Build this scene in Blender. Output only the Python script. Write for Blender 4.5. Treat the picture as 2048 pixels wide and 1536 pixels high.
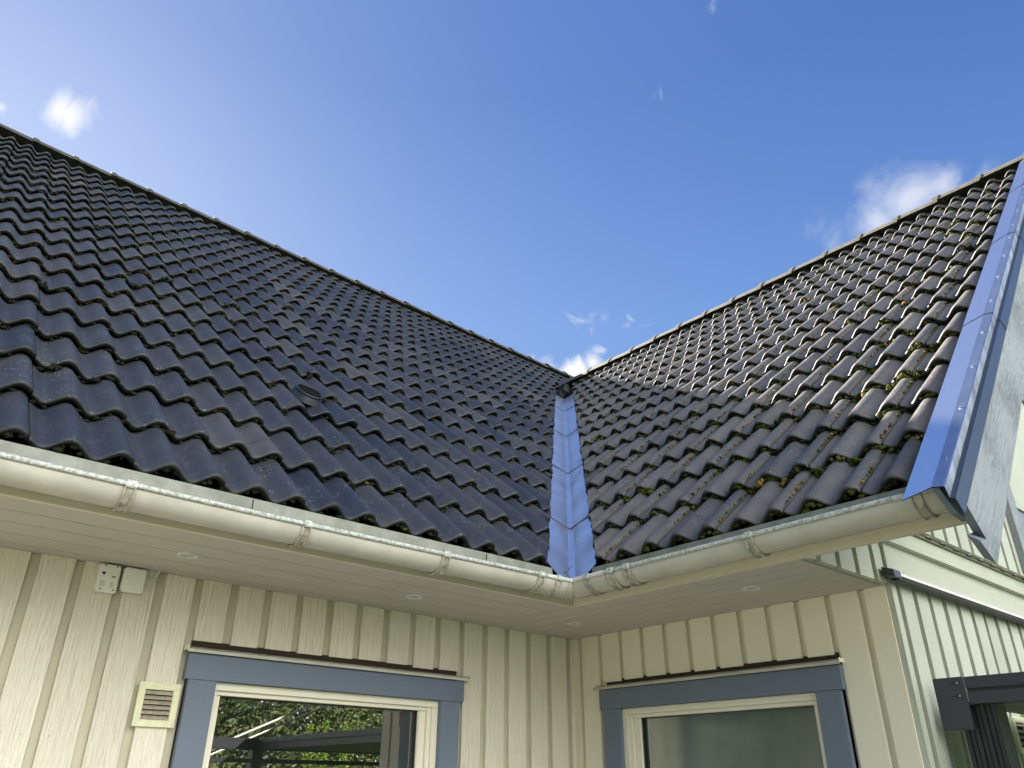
import bpy, bmesh, math, random
import numpy as np
from mathutils import Vector, Matrix, noise
random.seed(7); rng = np.random.default_rng(7)
S = bpy.context.scene
for o in list(bpy.data.objects): bpy.data.objects.remove(o)

# ------------------------------------------------------------------ camera
CAM = Vector((-3.307, -3.2762, -.7544))
pi_, ro_, ya_ = math.radians(27.5101), math.radians(.3725), math.radians(49.1869)
fw = Vector((math.cos(ya_)*math.cos(pi_), math.sin(ya_)*math.cos(pi_), math.sin(pi_)))
rt = Vector((math.sin(ya_), -math.cos(ya_), 0)); up = rt.cross(fw)
R2 = rt*math.cos(ro_) + up*math.sin(ro_); U2 = up*math.cos(ro_) - rt*math.sin(ro_)
cd = bpy.data.cameras.new('camera'); cam = bpy.data.objects.new('camera', cd)
S.collection.objects.link(cam); S.camera = cam
M3 = Matrix((R2, U2, -fw)).transposed()
cam.matrix_world = Matrix.Translation(CAM) @ M3.to_4x4()
cd.sensor_width = 36; cd.lens = 36*1547.1/2048; cd.clip_start = .02; cd.clip_end = 2000
S.render.resolution_x = 1024; S.render.resolution_y = 768

# ------------------------------------------------------------------ sun and sky
SUN = Vector((-.065, .817, .817*.692)).normalized()
el = math.asin(SUN.z); az = math.atan2(SUN.x, SUN.y)
W = bpy.data.worlds.new('World'); S.world = W; W.use_nodes = True
nt = W.node_tree; nt.nodes.clear(); N = nt.nodes.new; L = nt.links.new
def node(nt, t, **k):
    n = nt.nodes.new(t)
    for a, b in k.items(): setattr(n, a, b)
    return n
def mth(nt, op, a, b=None, c=None, clamp=False):
    n = node(nt, 'ShaderNodeMath', operation=op); n.use_clamp = clamp
    for i, v in enumerate((a, b, c)):
        if v is None: continue
        if isinstance(v, (int, float)): n.inputs[i].default_value = v
        else: nt.links.new(v, n.inputs[i])
    return n.outputs[0]
out = N('ShaderNodeOutputWorld'); bg = N('ShaderNodeBackground'); sky = N('ShaderNodeTexSky')
sky.sky_type = 'NISHITA'; sky.sun_disc = False; sky.sun_elevation = el; sky.sun_rotation = az
sky.air_density = 1.0; sky.dust_density = .9; sky.ozone_density = 2.2; sky.altitude = 50
bg.inputs[1].default_value = .12
tc = N('ShaderNodeTexCoord')
def cloud_mask(blobs, scale, dist, lo, hi, amp, seed):
    mp = node(nt, 'ShaderNodeMapping'); L(tc.outputs['Generated'], mp.inputs[0]); mp.inputs['Location'].default_value = (seed, seed*.7, -seed)
    nz = node(nt, 'ShaderNodeTexNoise'); L(mp.outputs[0], nz.inputs[0])
    nz.inputs['Scale'].default_value = scale; nz.inputs['Detail'].default_value = 9; nz.inputs['Roughness'].default_value = .58
    nz.inputs['Distortion'].default_value = dist
    m = None
    for (c, r, w) in blobs:
        v = node(nt, 'ShaderNodeVectorMath', operation='DISTANCE'); L(tc.outputs['Generated'], v.inputs[0]); v.inputs[1].default_value = c
        q = mth(nt, 'MULTIPLY_ADD', v.outputs['Value'], -w/r, w)
        m = q if m is None else mth(nt, 'MAXIMUM', m, q)
    d = mth(nt, 'ADD', m, mth(nt, 'MULTIPLY', mth(nt, 'SUBTRACT', nz.outputs[0], .5), amp))
    mr = node(nt, 'ShaderNodeMapRange', interpolation_type='SMOOTHSTEP'); L(d, mr.inputs[0])
    mr.inputs[1].default_value = lo; mr.inputs[2].default_value = hi
    return mr.outputs[0]
def dirn(px, py): 
    d = fw + R2*((px-1024)/1547.1) + U2*((768-py)/1547.1); return tuple(d.normalized())
c1 = cloud_mask([(dirn(132, 228), .040, 1), (dirn(150, 262), .02, .7), (dirn(0, 215), .012, .5), (dirn(95, 205), .025, .5)], 22, .8, .22, .95, 1.7, 3.1)
c2 = cloud_mask([(dirn(1815, 398), .062, 1.0), (dirn(1755, 448), .045, .9), (dirn(1890, 365), .055, .7), (dirn(1965, 352), .04, .45), (dirn(1660, 488), .04, .4), (dirn(1800, 330), .03, .3)], 13, .7, .12, 1.15, 1.7, 2.6)
c3 = cloud_mask([(dirn(1150, 745), .032, 1.3), (dirn(1185, 725), .026, .9), (dirn(1095, 738), .028, .8), (dirn(1060, 715), .018, .45), (dirn(1162, 629), .022, .36), (dirn(1185, 632), .024, .38), (dirn(1208, 637), .024, .36), (dirn(1231, 643), .024, .38), (dirn(1254, 648), .024, .38), (dirn(1278, 655), .020, .36), (dirn(1315, 182), .026, .17), (dirn(1430, 4), .03, .18)], 26, 1.1, .2, 1.0, 1.7, 5.2)
# added unseen cloud field behind the camera, overbright as fill for the shaded walls
c4_fill = cloud_mask([((-.12, -.93, .32), .88, 1.5), ((.55, -.80, .20), .6, 1.2)], 3.0, .5, .15, .9, 1.6, 9.0)
cm = mth(nt, 'MAXIMUM', mth(nt, 'MAXIMUM', mth(nt, 'MULTIPLY', c1, .95), mth(nt, 'MULTIPLY', c2, .62)), c3)
SKYTINT = (.80, .93, 1.12)
# soften the contrast of the physical sky towards the sun:  Y = X / (a + c X)
def vm(op, a, b, c=None):
    n = node(nt, 'ShaderNodeVectorMath', operation=op)
    for i, v in enumerate((a, b, c)):
        if v is None: continue
        if isinstance(v, tuple): n.inputs[i].default_value = v
        else: L(v, n.inputs[i])
    return n.outputs[0]
K_ = .12*1.464; K2 = .12*6.964
X_ = vm('MULTIPLY', sky.outputs[0], tuple(K_*t for t in SKYTINT))
Y_ = vm('DIVIDE', X_, vm('MULTIPLY_ADD', X_, (1.75, 1.42, .96), (1.12, .84, .46)))
sp = node(nt, 'ShaderNodeSeparateXYZ'); L(tc.outputs['Generated'], sp.inputs[0])
tz = node(nt, 'ShaderNodeMapRange'); L(sp.outputs[2], tz.inputs[0]); tz.inputs[1].default_value = .74; tz.inputs[2].default_value = .52   # paler towards the horizon
gz = node(nt, 'ShaderNodeCombineXYZ')
for i, g in enumerate((.40, .31, .17)): L(mth(nt, 'MULTIPLY_ADD', tz.outputs[0], g, 1.), gz.inputs[i])
Z_ = vm('MULTIPLY', vm('MULTIPLY', Y_, gz.outputs[0]), (1/K2, 1/K2, 1/K2))
m1 = node(nt, 'ShaderNodeMix', data_type='RGBA'); L(cm, m1.inputs[0]); L(Z_, m1.inputs[6]); m1.inputs[7].default_value = (1.25, 1.26, 1.29, 1)
mix = node(nt, 'ShaderNodeMix', data_type='RGBA'); L(c4_fill, mix.inputs[0]); L(m1.outputs[2], mix.inputs[6]); mix.inputs[7].default_value = (7.9, 7.9, 7.85, 1)
L(mix.outputs[2], bg.inputs[0]); L(bg.outputs[0], out.inputs[0])

sl = bpy.data.lights.new('sun', 'SUN'); sl.energy = 5.0; sl.angle = math.radians(.53); sl.color = (1, .93, .82)
so = bpy.data.objects.new('sun', sl); S.collection.objects.link(so)
so.rotation_euler = SUN.to_track_quat('Z', 'Y').to_euler()
S.view_settings.view_transform = 'Standard'; S.view_settings.look = 'None'; S.view_settings.gamma = 1
S.view_settings.exposure = 2.8
S.render.engine = 'CYCLES'; S.cycles.max_bounces = 10; S.cycles.transparent_max_bounces = 12

# ------------------------------------------------------------------ materials
def mat(name, col, rough=.6, metal=0., spec=.5, noise_amt=0., nscale=4., ncol=None, bump=0., bscale=30., coat=0., stretch=(1,1,1), bdist=.002, detail=6, rand=False):
    m = bpy.data.materials.new(name); m.use_nodes = True; t = m.node_tree; b = t.nodes['Principled BSDF']
    b.inputs['Roughness'].default_value = rough; b.inputs['Metallic'].default_value = metal
    b.inputs['Specular IOR Level'].default_value = spec; b.inputs['Coat Weight'].default_value = coat
    b.inputs['Base Color'].default_value = (*col, 1)
    tcx = node(t, 'ShaderNodeTexCoord'); src = tcx.outputs['Object']
    if noise_amt:
        nz = node(t, 'ShaderNodeTexNoise'); mp = node(t, 'ShaderNodeMapping'); mp.inputs['Scale'].default_value = stretch
        t.links.new(src, mp.inputs[0]); t.links.new(mp.outputs[0], nz.inputs[0]); nz.inputs['Scale'].default_value = nscale; nz.inputs['Detail'].default_value = detail
        nz.inputs['Roughness'].default_value = .65
        mr = node(t, 'ShaderNodeMapRange'); t.links.new(nz.outputs[0], mr.inputs[0]); mr.inputs[1].default_value = .38; mr.inputs[2].default_value = .68
        mr.inputs[4].default_value = noise_amt
        mx = node(t, 'ShaderNodeMix', data_type='RGBA'); t.links.new(mr.outputs[0], mx.inputs[0])
        mx.inputs[6].default_value = (*col, 1); mx.inputs[7].default_value = (*(ncol or [c*.6 for c in col]), 1)
        t.links.new(mx.outputs[2], b.inputs['Base Color'])
    if bump:
        nz = node(t, 'ShaderNodeTexNoise'); mp = node(t, 'ShaderNodeMapping'); mp.inputs['Scale'].default_value = stretch
        t.links.new(src, mp.inputs[0]); t.links.new(mp.outputs[0], nz.inputs[0]); nz.inputs['Scale'].default_value = bscale; nz.inputs['Detail'].default_value = 5
        bp = node(t, 'ShaderNodeBump'); bp.inputs['Strength'].default_value = bump; bp.inputs['Distance'].default_value = bdist
        t.links.new(nz.outputs[0], bp.inputs['Height']); t.links.new(bp.outputs[0], b.inputs['Normal'])
    return m

def tile_mat():
    m = bpy.data.materials.new('concrete_tile'); m.use_nodes = True; t = m.node_tree; b = t.nodes['Principled BSDF']
    b.inputs['Specular IOR Level'].default_value = .36
    src = node(t, 'ShaderNodeTexCoord').outputs['Object']
    at = node(t, 'ShaderNodeAttribute', attribute_name='tone')
    def nz(sc, det=5, r=.6, st=None):
        n = node(t, 'ShaderNodeTexNoise'); n.inputs['Scale'].default_value = sc; n.inputs['Detail'].default_value = det; n.inputs['Roughness'].default_value = r
        t.links.new(src, n.inputs[0]); return n.outputs[0]
    def mr(s, a, c, lo=0, hi=1):
        n = node(t, 'ShaderNodeMapRange', interpolation_type='SMOOTHSTEP'); t.links.new(s, n.inputs[0])
        n.inputs[1].default_value = a; n.inputs[2].default_value = c; n.inputs[3].default_value = lo; n.inputs[4].default_value = hi; return n.outputs[0]
    def mx(f, a, c, bt='MIX'):
        n = node(t, 'ShaderNodeMix', data_type='RGBA', blend_type=bt)
        (t.links.new(f, n.inputs[0]) if not isinstance(f, float) else setattr(n.inputs[0], 'default_value', f))
        for i, v in ((6, a), (7, c)):
            if isinstance(v, tuple): n.inputs[i].default_value = (*v, 1)
            else: t.links.new(v, n.inputs[i])
        return n.outputs[2]
    col = mx(at.outputs['Fac'], (.019, .023, .034), (.160, .148, .134))  # tone lifts the sunlit slope: part of its sun is in the colour
    col = mx(mth(t, 'MULTIPLY', mr(nz(3.5), .40, .66, 0, .6), at.outputs['Fac']), col, (.135, .112, .085))       # weathered, browner patches
    col = mx(mr(nz(38, 4), .56, .72, 0, .45), col, (.022, .024, .026))     # dark grime blotches
    vo = node(t, 'ShaderNodeTexVoronoi'); vo.inputs['Scale'].default_value = 70; t.links.new(src, vo.inputs[0])
    spot = mth(t, 'MULTIPLY', mth(t, 'LESS_THAN', vo.outputs['Distance'], .17), mr(nz(5, 4), .52, .60))
    col = mx(mth(t, 'MULTIPLY', spot, .6), col, (.40, .40, .36))          # lichen specks
    vo2 = node(t, 'ShaderNodeTexVoronoi'); vo2.inputs['Scale'].default_value = 190; t.links.new(src, vo2.inputs[0])
    col = mx(mth(t, 'MULTIPLY', mth(t, 'LESS_THAN', vo2.outputs['Distance'], .22), mr(nz(9, 3), .48, .62, 0, .4)), col, (.26, .26, .24))
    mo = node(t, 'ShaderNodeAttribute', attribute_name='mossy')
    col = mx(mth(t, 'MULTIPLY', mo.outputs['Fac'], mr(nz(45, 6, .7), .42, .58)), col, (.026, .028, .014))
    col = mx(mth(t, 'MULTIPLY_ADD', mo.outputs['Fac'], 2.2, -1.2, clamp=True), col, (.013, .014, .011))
    t.links.new(col, b.inputs['Base Color'])
    t.links.new(mr(nz(14, 5), .3, .7, .46, .70), b.inputs['Roughness'])
    bp = node(t, 'ShaderNodeBump'); bp.inputs['Strength'].default_value = .35; bp.inputs['Distance'].default_value = .0012
    t.links.new(mth(t, 'ADD', nz(420, 3), mth(t, 'MULTIPLY', nz(60, 4), 1.5)), bp.inputs['Height']); t.links.new(bp.outputs[0], b.inputs['Normal'])
    return m

def wood_mat(name, col, dirt=(.4, .38, .3), amt=.25, bump=.6, axis='z', fine=1., rough=.62, bd=.0035):
    m = bpy.data.materials.new(name); m.use_nodes = True; t = m.node_tree; b = t.nodes['Principled BSDF']
    b.inputs['Roughness'].default_value = rough; b.inputs['Specular IOR Level'].default_value = .35
    src = node(t, 'ShaderNodeTexCoord').outputs['Object']
    at = node(t, 'ShaderNodeAttribute', attribute_name='tone')
    off = node(t, 'ShaderNodeCombineXYZ')
    for i in range(3): t.links.new(mth(t, 'MULTIPLY', at.outputs['Fac'], 13.7+3*i), off.inputs[i])
    ad = node(t, 'ShaderNodeVectorMath', operation='ADD'); t.links.new(src, ad.inputs[0]); t.links.new(off.outputs[0], ad.inputs[1])
    mp = node(t, 'ShaderNodeMapping'); t.links.new(ad.outputs[0], mp.inputs[0])
    sc = {'z': (1, 1, .075), 'x': (.075, 1, 1), 'y': (1, .075, 1), 's': (1, 1, 1)}[axis]
    mp.inputs['Scale'].default_value = sc
    if axis == 's':
        mp.vector_type = 'TEXTURE'; mp.inputs['Rotation'].default_value = (0, -math.radians(43.82), 0); mp.inputs['Scale'].default_value = (13, 1, 1)
    def nz(sc, det=4, r=.55, d=0.):
        n = node(t, 'ShaderNodeTexNoise'); n.inputs['Scale'].default_value = sc; n.inputs['Detail'].default_value = det; n.inputs['Roughness'].default_value = r
        n.inputs['Distortion'].default_value = d; t.links.new(mp.outputs[0], n.inputs[0]); return n.outputs[0]
    g = nz(170*fine, 4, .6, .9); g2 = nz(45*fine, 3, .5, 1.6)
    h = mth(t, 'ADD', g, mth(t, 'MULTIPLY', g2, 1.2))
    bp = node(t, 'ShaderNodeBump'); bp.inputs['Strength'].default_value = bump; bp.inputs['Distance'].default_value = bd
    t.links.new(h, bp.inputs['Height']); t.links.new(bp.outputs[0], b.inputs['Normal'])
    n2 = node(t, 'ShaderNodeTexNoise'); n2.inputs['Scale'].default_value = 2.5; n2.inputs['Detail'].default_value = 7; t.links.new(ad.outputs[0], n2.inputs[0])
    f = mth(t, 'MULTIPLY', mth(t, 'ADD', mth(t, 'SUBTRACT', g, .45), mth(t, 'SUBTRACT', n2.outputs[0], .45)), amt*2.5, clamp=True)
    mx = node(t, 'ShaderNodeMix', data_type='RGBA'); t.links.new(f, mx.inputs[0]); mx.inputs[6].default_value = (*col, 1); mx.inputs[7].default_value = (*dirt, 1)
    hsv = node(t, 'ShaderNodeHueSaturation'); t.links.new(mx.outputs[2], hsv.inputs['Color'])
    t.links.new(mth(t, 'MULTIPLY_ADD', at.outputs['Fac'], .10, .95), hsv.inputs['Value'])
    t.links.new(hsv.outputs[0], b.inputs['Base Color'])
    return m

CREAM = (.66, .62, .50); CREAMD = (.47, .445, .35)
M = {}
M['tile'] = tile_mat()
M['cream_rough'] = wood_mat('rough_cream_board', CREAM, CREAMD, .22, 1., 'z', .8, bd=.007)
M['cream_smooth'] = wood_mat('smooth_cream_board', (.68, .635, .51), (.55, .51, .40), .12, .14, 'z', .5)
M['cream_groove'] = mat('cream_backing', (.50, .465, .345), .7, noise_amt=.5, nscale=3, ncol=(.36, .34, .25))
M['gable_board'] = wood_mat('weathered_cream_board', (.40, .42, .34), (.22, .235, .18), .30, .6, 'z')
M['gable_hboard'] = wood_mat('weathered_cream_belt', (.39, .41, .33), (.22, .24, .18), .22, .5, 'x', .6)
M['gable_groove'] = mat('gable_backing', (.26, .265, .19), .75, noise_amt=.5, nscale=6, ncol=(.24, .25, .17))
M['soffit'] = mat('soffit_paint', (.46, .43, .365), .6, noise_amt=.45, nscale=3.2, ncol=(.36, .335, .28), bump=.12, bscale=120)
M['fascia_x'] = wood_mat('fascia_paint_x', (.60, .56, .43), (.40, .37, .28), .30, .45, 'x', .8)
M['fascia_y'] = wood_mat('fascia_paint_y', (.60, .56, .43), (.40, .37, .28), .30, .45, 'y', .8)
M['trim'] = wood_mat('blue_grey_trim', (.125, .152, .195), (.095, .118, .15), .12, .35, 'z', .6, .55)
M['trim_h'] = wood_mat('blue_grey_head', (.125, .152, .195), (.095, .118, .15), .12, .25, 'x', .6, .55)
M['frame'] = mat('window_frame_paint', (.68, .645, .52), .42, noise_amt=.12, nscale=4, ncol=(.58, .55, .44))
M['gutter'] = mat('gutter_coated', (.47, .452, .385), .44, noise_amt=.75, nscale=5.0, ncol=(.335, .32, .265), bump=.05, bscale=6, detail=9)
M['bead'] = mat('gutter_bead_dirty', (.52, .54, .50), .5, noise_amt=.95, nscale=95, ncol=(.17, .17, .13), bump=.3, bscale=150, bdist=.001, detail=3)
M['bracket'] = mat('gutter_bracket_paint', (.42, .395, .31), .45, noise_amt=.9, nscale=55, ncol=(.12, .105, .075))
M['apron'] = mat('eave_apron_metal', (.22, .225, .185), .5, noise_amt=.9, nscale=14, ncol=(.12, .13, .095))
M['zinc'] = mat('blue_grey_sheet_metal', (.70, .77, .88), .30, metal=.9, noise_amt=.6, nscale=6, ncol=(.47, .53, .63), bump=.25, bscale=7, bdist=.012)
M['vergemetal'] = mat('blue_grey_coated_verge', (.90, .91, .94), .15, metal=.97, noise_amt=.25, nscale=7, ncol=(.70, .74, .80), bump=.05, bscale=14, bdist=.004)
M['vergeside_shade'] = mat('verge_side_painted_shade', (.022, .032, .055), .30, spec=.3, noise_amt=.5, nscale=30, ncol=(.035, .045, .06), stretch=(.3, 1, 1))  # same sheet as the top; dark garden reflection painted into the colour
M['vergefold_shade'] = mat('verge_fold_painted_shade', (.40, .46, .56), .24, metal=.9, noise_amt=.5, nscale=12, ncol=(.28, .32, .38))  # fold of the same sheet, its darker shading put into the colour
M['vergestreak'] = mat('verge_streaked_metal', (.42, .46, .50), .35, metal=.6, noise_amt=1., nscale=14, ncol=(.10, .12, .14), stretch=(1, 1, .25))
M['barge'] = wood_mat('weathered_grey_board', (.25, .275, .29), (.055, .065, .075), .75, 1., 's', .9, .8)
M['barge_end'] = mat('grey_painted_end', (.16, .19, .23), .6, noise_amt=.3, nscale=30)
M['dark'] = mat('roof_underlay', (.008, .008, .009), .95, spec=.05)
M['moss'] = mat('moss_green', (.085, .095, .016), .95, spec=.15, noise_amt=.85, nscale=60, ncol=(.022, .028, .008), bump=1., bscale=300, bdist=.004)
M['moss_dark'] = mat('moss_dark', (.020, .023, .010), .95, spec=.15, noise_amt=.9, nscale=50, ncol=(.009, .008, .006), bump=1., bscale=300, bdist=.004)
M['moss_orange'] = mat('moss_orange', (.24, .16, .045), .95, spec=.15, noise_amt=.7, nscale=60, ncol=(.12, .085, .02), bump=1., bscale=300, bdist=.004)
M['white_plastic'] = mat('white_plastic', (.72, .70, .62), .4, noise_amt=.15, nscale=20)
M['white_lamp'] = mat('white_lamp_ring', (.56, .55, .51), .35)
M['lens'] = mat('frosted_lens', (.40, .39, .37), .25)
M['vent_metal'] = mat('vent_cream_metal', (.62, .62, .40), .45, noise_amt=.4, nscale=30, ncol=(.40, .40, .24))
M['louvre'] = mat('vent_louvre_dusty', (.40, .36, .27), .6, noise_amt=.8, nscale=70, ncol=(.20, .17, .12))
M['black'] = mat('charcoal_powder_coat', (.030, .032, .042), .42, noise_amt=.2, nscale=5, ncol=(.04, .042, .05))
M['blackmatte'] = mat('black_rib', (.012, .014, .014), .5)
M['steel'] = mat('screw_steel', (.5, .5, .5), .3, metal=1)
M['hole'] = mat('dark_gap', (.01, .01, .01), .9)
M['dark_brown'] = mat('dark_brown_matte', (.03, .022, .014), .95)
M['plastic_tile'] = mat('smooth_plastic_tile', (.020, .023, .030), .40, spec=.35, noise_amt=.3, nscale=30, ncol=(.035, .036, .04))
M['ridge'] = mat('ridge_tile_concrete', (.042, .041, .040), .8, spec=.2, noise_amt=.8, nscale=16, ncol=(.10, .09, .065), bump=.4, bscale=120)
M['ridge_lichen'] = M['ridge']
M['interior'] = mat('interior_wall', (.20, .20, .18), .8)
M['curtain'] = mat('curtain_cloth', (.17, .19, .17), .8, noise_amt=.8, nscale=7, stretch=(1, 1, .3), ncol=(.08, .095, .088))
M['ground'] = mat('paving_ground', (.30, .29, .26), .85, noise_amt=.5, nscale=.8)
M['lawn'] = mat('lawn_grass', (.06, .10, .025), .9, noise_amt=.6, nscale=2)
M['leaf'] = mat('leaf_green', (.075, .115, .025), .6, noise_amt=.7, nscale=1.2, ncol=(.14, .13, .03))
M['leaf_dark'] = mat('leaf_dark_green', (.030, .055, .018), .6, noise_amt=.7, nscale=1.2, ncol=(.06, .085, .02))
M['thuja'] = mat('thuja_green', (.16, .26, .03), .7, noise_amt=.5, nscale=8)
M['bark'] = mat('bark', (.09, .07, .05), .9, bump=.5, bscale=30)
M['white_bar'] = mat('white_painted_bar', (.75, .73, .66), .4)
def glass(nm='window_glass', a=2.6, b=.06, rough=0.):
    m = bpy.data.materials.new(nm); m.use_nodes = True; t = m.node_tree; t.nodes.clear()
    o = node(t, 'ShaderNodeOutputMaterial'); mx = node(t, 'ShaderNodeMixShader'); tr = node(t, 'ShaderNodeBsdfTransparent'); gl = node(t, 'ShaderNodeBsdfGlossy')
    tr.inputs[0].default_value = (.72, .80, .76, 1); gl.inputs['Roughness'].default_value = rough; gl.inputs[0].default_value = (1, 1, 1, 1)
    fr = node(t, 'ShaderNodeFresnel'); fr.inputs[0].default_value = 1.52
    t.links.new(mth(t, 'MULTIPLY_ADD', fr.outputs[0], a, b, clamp=True), mx.inputs[0])
    t.links.new(tr.outputs[0], mx.inputs[1]); t.links.new(gl.outputs[0], mx.inputs[2]); t.links.new(mx.outputs[0], o.inputs[0])
    return m
M['glass'] = glass(); M['glass_dull'] = glass('dusty_glass', 1.3, .015, .14)

# ------------------------------------------------------------------ helpers
class MB:
    def __init__(s): s.v = []; s.f = []; s.m = []; s.t = []; s.mats = []; s.sm = []
    def mi(s, k):
        if k not in s.mats: s.mats.append(k)
        return s.mats.index(k)
    def poly(s, vs, fs, m, tone=0., smooth=False):
        b = len(s.v); s.v += [tuple(v) for v in vs]; s.t += [tone]*len(vs); i = s.mi(m)
        for f in fs: s.f.append([b+x for x in f]); s.m.append(i); s.sm.append(smooth)
    def box(s, x0, x1, y0, y1, z0, z1, m, tone=None, bev=0.):
        if tone is None: tone = random.random()
        if bev:
            bm = bmesh.new(); bmesh.ops.create_cube(bm, size=1)
            for v in bm.verts: v.co = ((x0+x1)/2+v.co.x*(x1-x0), (y0+y1)/2+v.co.y*(y1-y0), (z0+z1)/2+v.co.z*(z1-z0))
            bmesh.ops.bevel(bm, geom=bm.edges, offset=bev, segments=2, affect='EDGES')
            s.poly([v.co for v in bm.verts], [[v.index for v in f.verts] for f in bm.faces], m, tone); bm.free(); return
        vs = [(x, y, z) for x in (x0, x1) for y in (y0, y1) for z in (z0, z1)]
        s.poly(vs, [(0,1,3,2), (4,6,7,5), (0,4,5,1), (2,3,7,6), (0,2,6,4), (1,5,7,3)], m, tone)
    def prism(s, pts, a, b, m, tone=0.):
        """pts: list of 3D points of a face; a,b: offset vectors of the two ends"""
        n = len(pts); a = Vector(a); b = Vector(b)
        vs = [Vector(p)+a for p in pts]+[Vector(p)+b for p in pts]
        s.poly(vs, [list(range(n))[::-1], list(range(n, 2*n))]+[(i, (i+1) % n, n+(i+1) % n, n+i) for i in range(n)], m, tone)
    def sweep(s, prof, path, m, closed=False, smooth=True, tone=0.):
        """prof(point_index)-> list of 3D points at every path station"""
        rows = [prof(p) for p in path]; k = len(rows[0]); b = [v for r in rows for v in r]
        fs = []
        for i in range(len(rows)-1):
            for j in range(k if closed else k-1):
                fs.append((i*k+j, i*k+(j+1) % k, (i+1)*k+(j+1) % k, (i+1)*k+j))
        s.poly(b, fs, m, tone, smooth)
    def tube(s, p0, p1, r, m, n=12, cap=True, r1=None):
        p0 = Vector(p0); p1 = Vector(p1); d = (p1-p0).normalized(); a = d.orthogonal().normalized(); c = d.cross(a); r1 = r if r1 is None else r1
        vs = [p0+(a*math.cos(t)+c*math.sin(t))*r for t in [2*math.pi*i/n for i in range(n)]]+[p1+(a*math.cos(t)+c*math.sin(t))*r1 for t in [2*math.pi*i/n for i in range(n)]]
        s.poly(vs, [(i, (i+1) % n, n+(i+1) % n, n+i) for i in range(n)], m, 0, True)
        if cap: s.poly(vs, [list(range(n))[::-1], list(range(n, 2*n))], m)
    def build(s, name, parent=None):
        me = bpy.data.meshes.new(name); me.from_pydata([tuple(v) for v in s.v], [], s.f)
        for k in s.mats: me.materials.append(M[k])
        me.polygons.foreach_set('material_index', s.m); me.polygons.foreach_set('use_smooth', s.sm)
        a = me.attributes.new('tone', 'FLOAT', 'POINT'); a.data.foreach_set('value', s.t)
        me.validate(); me.update()
        bm = bmesh.new(); bm.from_mesh(me); bmesh.ops.recalc_face_normals(bm, faces=bm.faces); bm.to_mesh(me); bm.free()
        o = bpy.data.objects.new(name, me); S.collection.objects.link(o); o.parent = parent
        return o
def empty(name, loc=(0, 0, 0)):
    o = bpy.data.objects.new(name, None); S.collection.objects.link(o); o.location = loc; return o
def tag(o, label=None, cat=None, group=None, kind=None):
    for k, v in (('label', label), ('category', cat), ('group', group), ('kind', kind)):
        if v: o[k] = v
    return o

TH = math.radians(43.82); CT, ST, TT = math.cos(TH), math.sin(TH), math.tan(TH)
EV = .7647; EZ = .1793; CL = .3585; WV = .15
house = tag(empty('house'), 'cream boarded house with dark tiled roof wings meeting at a valley', 'house')

# ------------------------------------------------------------------ tiled slopes
OL = np.array([0, -EV, EZ]); uL = np.array([1., 0, 0]); vL = np.array([0, CT, ST]); nL = np.array([0, -ST, CT])
OR = np.array([-EV, 0, EZ]); uR = np.array([0, -1., 0]); vR = np.array([CT, 0, ST]); nR = np.array([-ST, 0, CT])
def hprof(u, uc):
    ph = 2*np.pi*(u-uc)/WV
    return .0470*(np.power(.5+.5*np.cos(ph), .88)-1.)
TILT = math.tan(math.radians(6.4))
STEP = [(.055, -.029), (.012, -.029), (.005, -.026), (-.002, -.015), (-.001, -.0075), (.004, -.0028), (.016, 0), (.07, 0), (.16, 0), (.26, 0), (.41, 0)]
def tile_slope(name, O, u, v, n, ucrest, joint, k0, k1, cols, keep, seed, lightfun):
    rs = np.random.default_rng(seed); V = []; F = []; T = []; G = []; base = 0
    NU = 25
    for k in range(k0, k1):
        for c in cols:
            ju = joint + c*.30          # right-hand joint
            u0, u1 = ju-.30, ju
            if not keep(u0, u1, k): continue
            us = np.concatenate([[u0+.0005, u0+.004], np.linspace(u0+.010, u1-.006, NU), [u1-.0035, u1-.0025]])
            drop = np.concatenate([[-.016, -.005], np.full(NU, 0.), [-.002, -.016]])
            drop[2] = -.002
            dn0 = rs.normal(0, .0012); ds0 = rs.normal(0, .0022); tw = rs.normal(0, .004); du = rs.normal(0, .0008); yaw = rs.normal(0, .004)
            rows = []
            for (s, d) in STEP:
                ss = s
                nn = hprof(us, ucrest) + drop*(1 if d > -.012 else .3) + d - ss*TILT + dn0 + tw*(us-(u0+u1)/2)
                vv = k*CL + ss + ds0 + yaw*(us-(u0+u1)/2)
                P = O[None]+np.outer(us+du, u)+np.outer(vv, v)+np.outer(nn, n)
                rows.append(P)
            P = np.concatenate(rows); K = len(us); Rn = len(STEP)
            idx = np.arange(Rn*K).reshape(Rn, K)+base
            q = np.stack([idx[:-1, :-1], idx[:-1, 1:], idx[1:, 1:], idx[1:, :-1]], -1).reshape(-1, 4)
            tone = np.clip(lightfun(u0, k)+rs.normal(0, .05)+(rs.random() < .06)*rs.normal(0, .12), 0, 1)
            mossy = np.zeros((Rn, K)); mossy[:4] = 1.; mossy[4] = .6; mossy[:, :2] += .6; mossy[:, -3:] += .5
            V.append(P); F.append(q); T.append(np.full(len(P), tone)); G.append(np.clip(mossy, 0, 1).ravel()); base += len(P)
    V = np.concatenate(V); F = np.concatenate(F); T = np.concatenate(T); G = np.concatenate(G)
    me = bpy.data.meshes.new(name); me.from_pydata(V.tolist(), [], F.tolist())
    me.attributes.new('tone', 'FLOAT', 'POINT').data.foreach_set('value', T)
    me.attributes.new('mossy', 'FLOAT', 'POINT').data.foreach_set('value', G)
    me.materials.append(M['tile']); me.polygons.foreach_set('use_smooth', [True]*len(F))
    o = bpy.data.objects.new(name, me); S.collection.objects.link(o); o.parent = house
    return o
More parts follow.
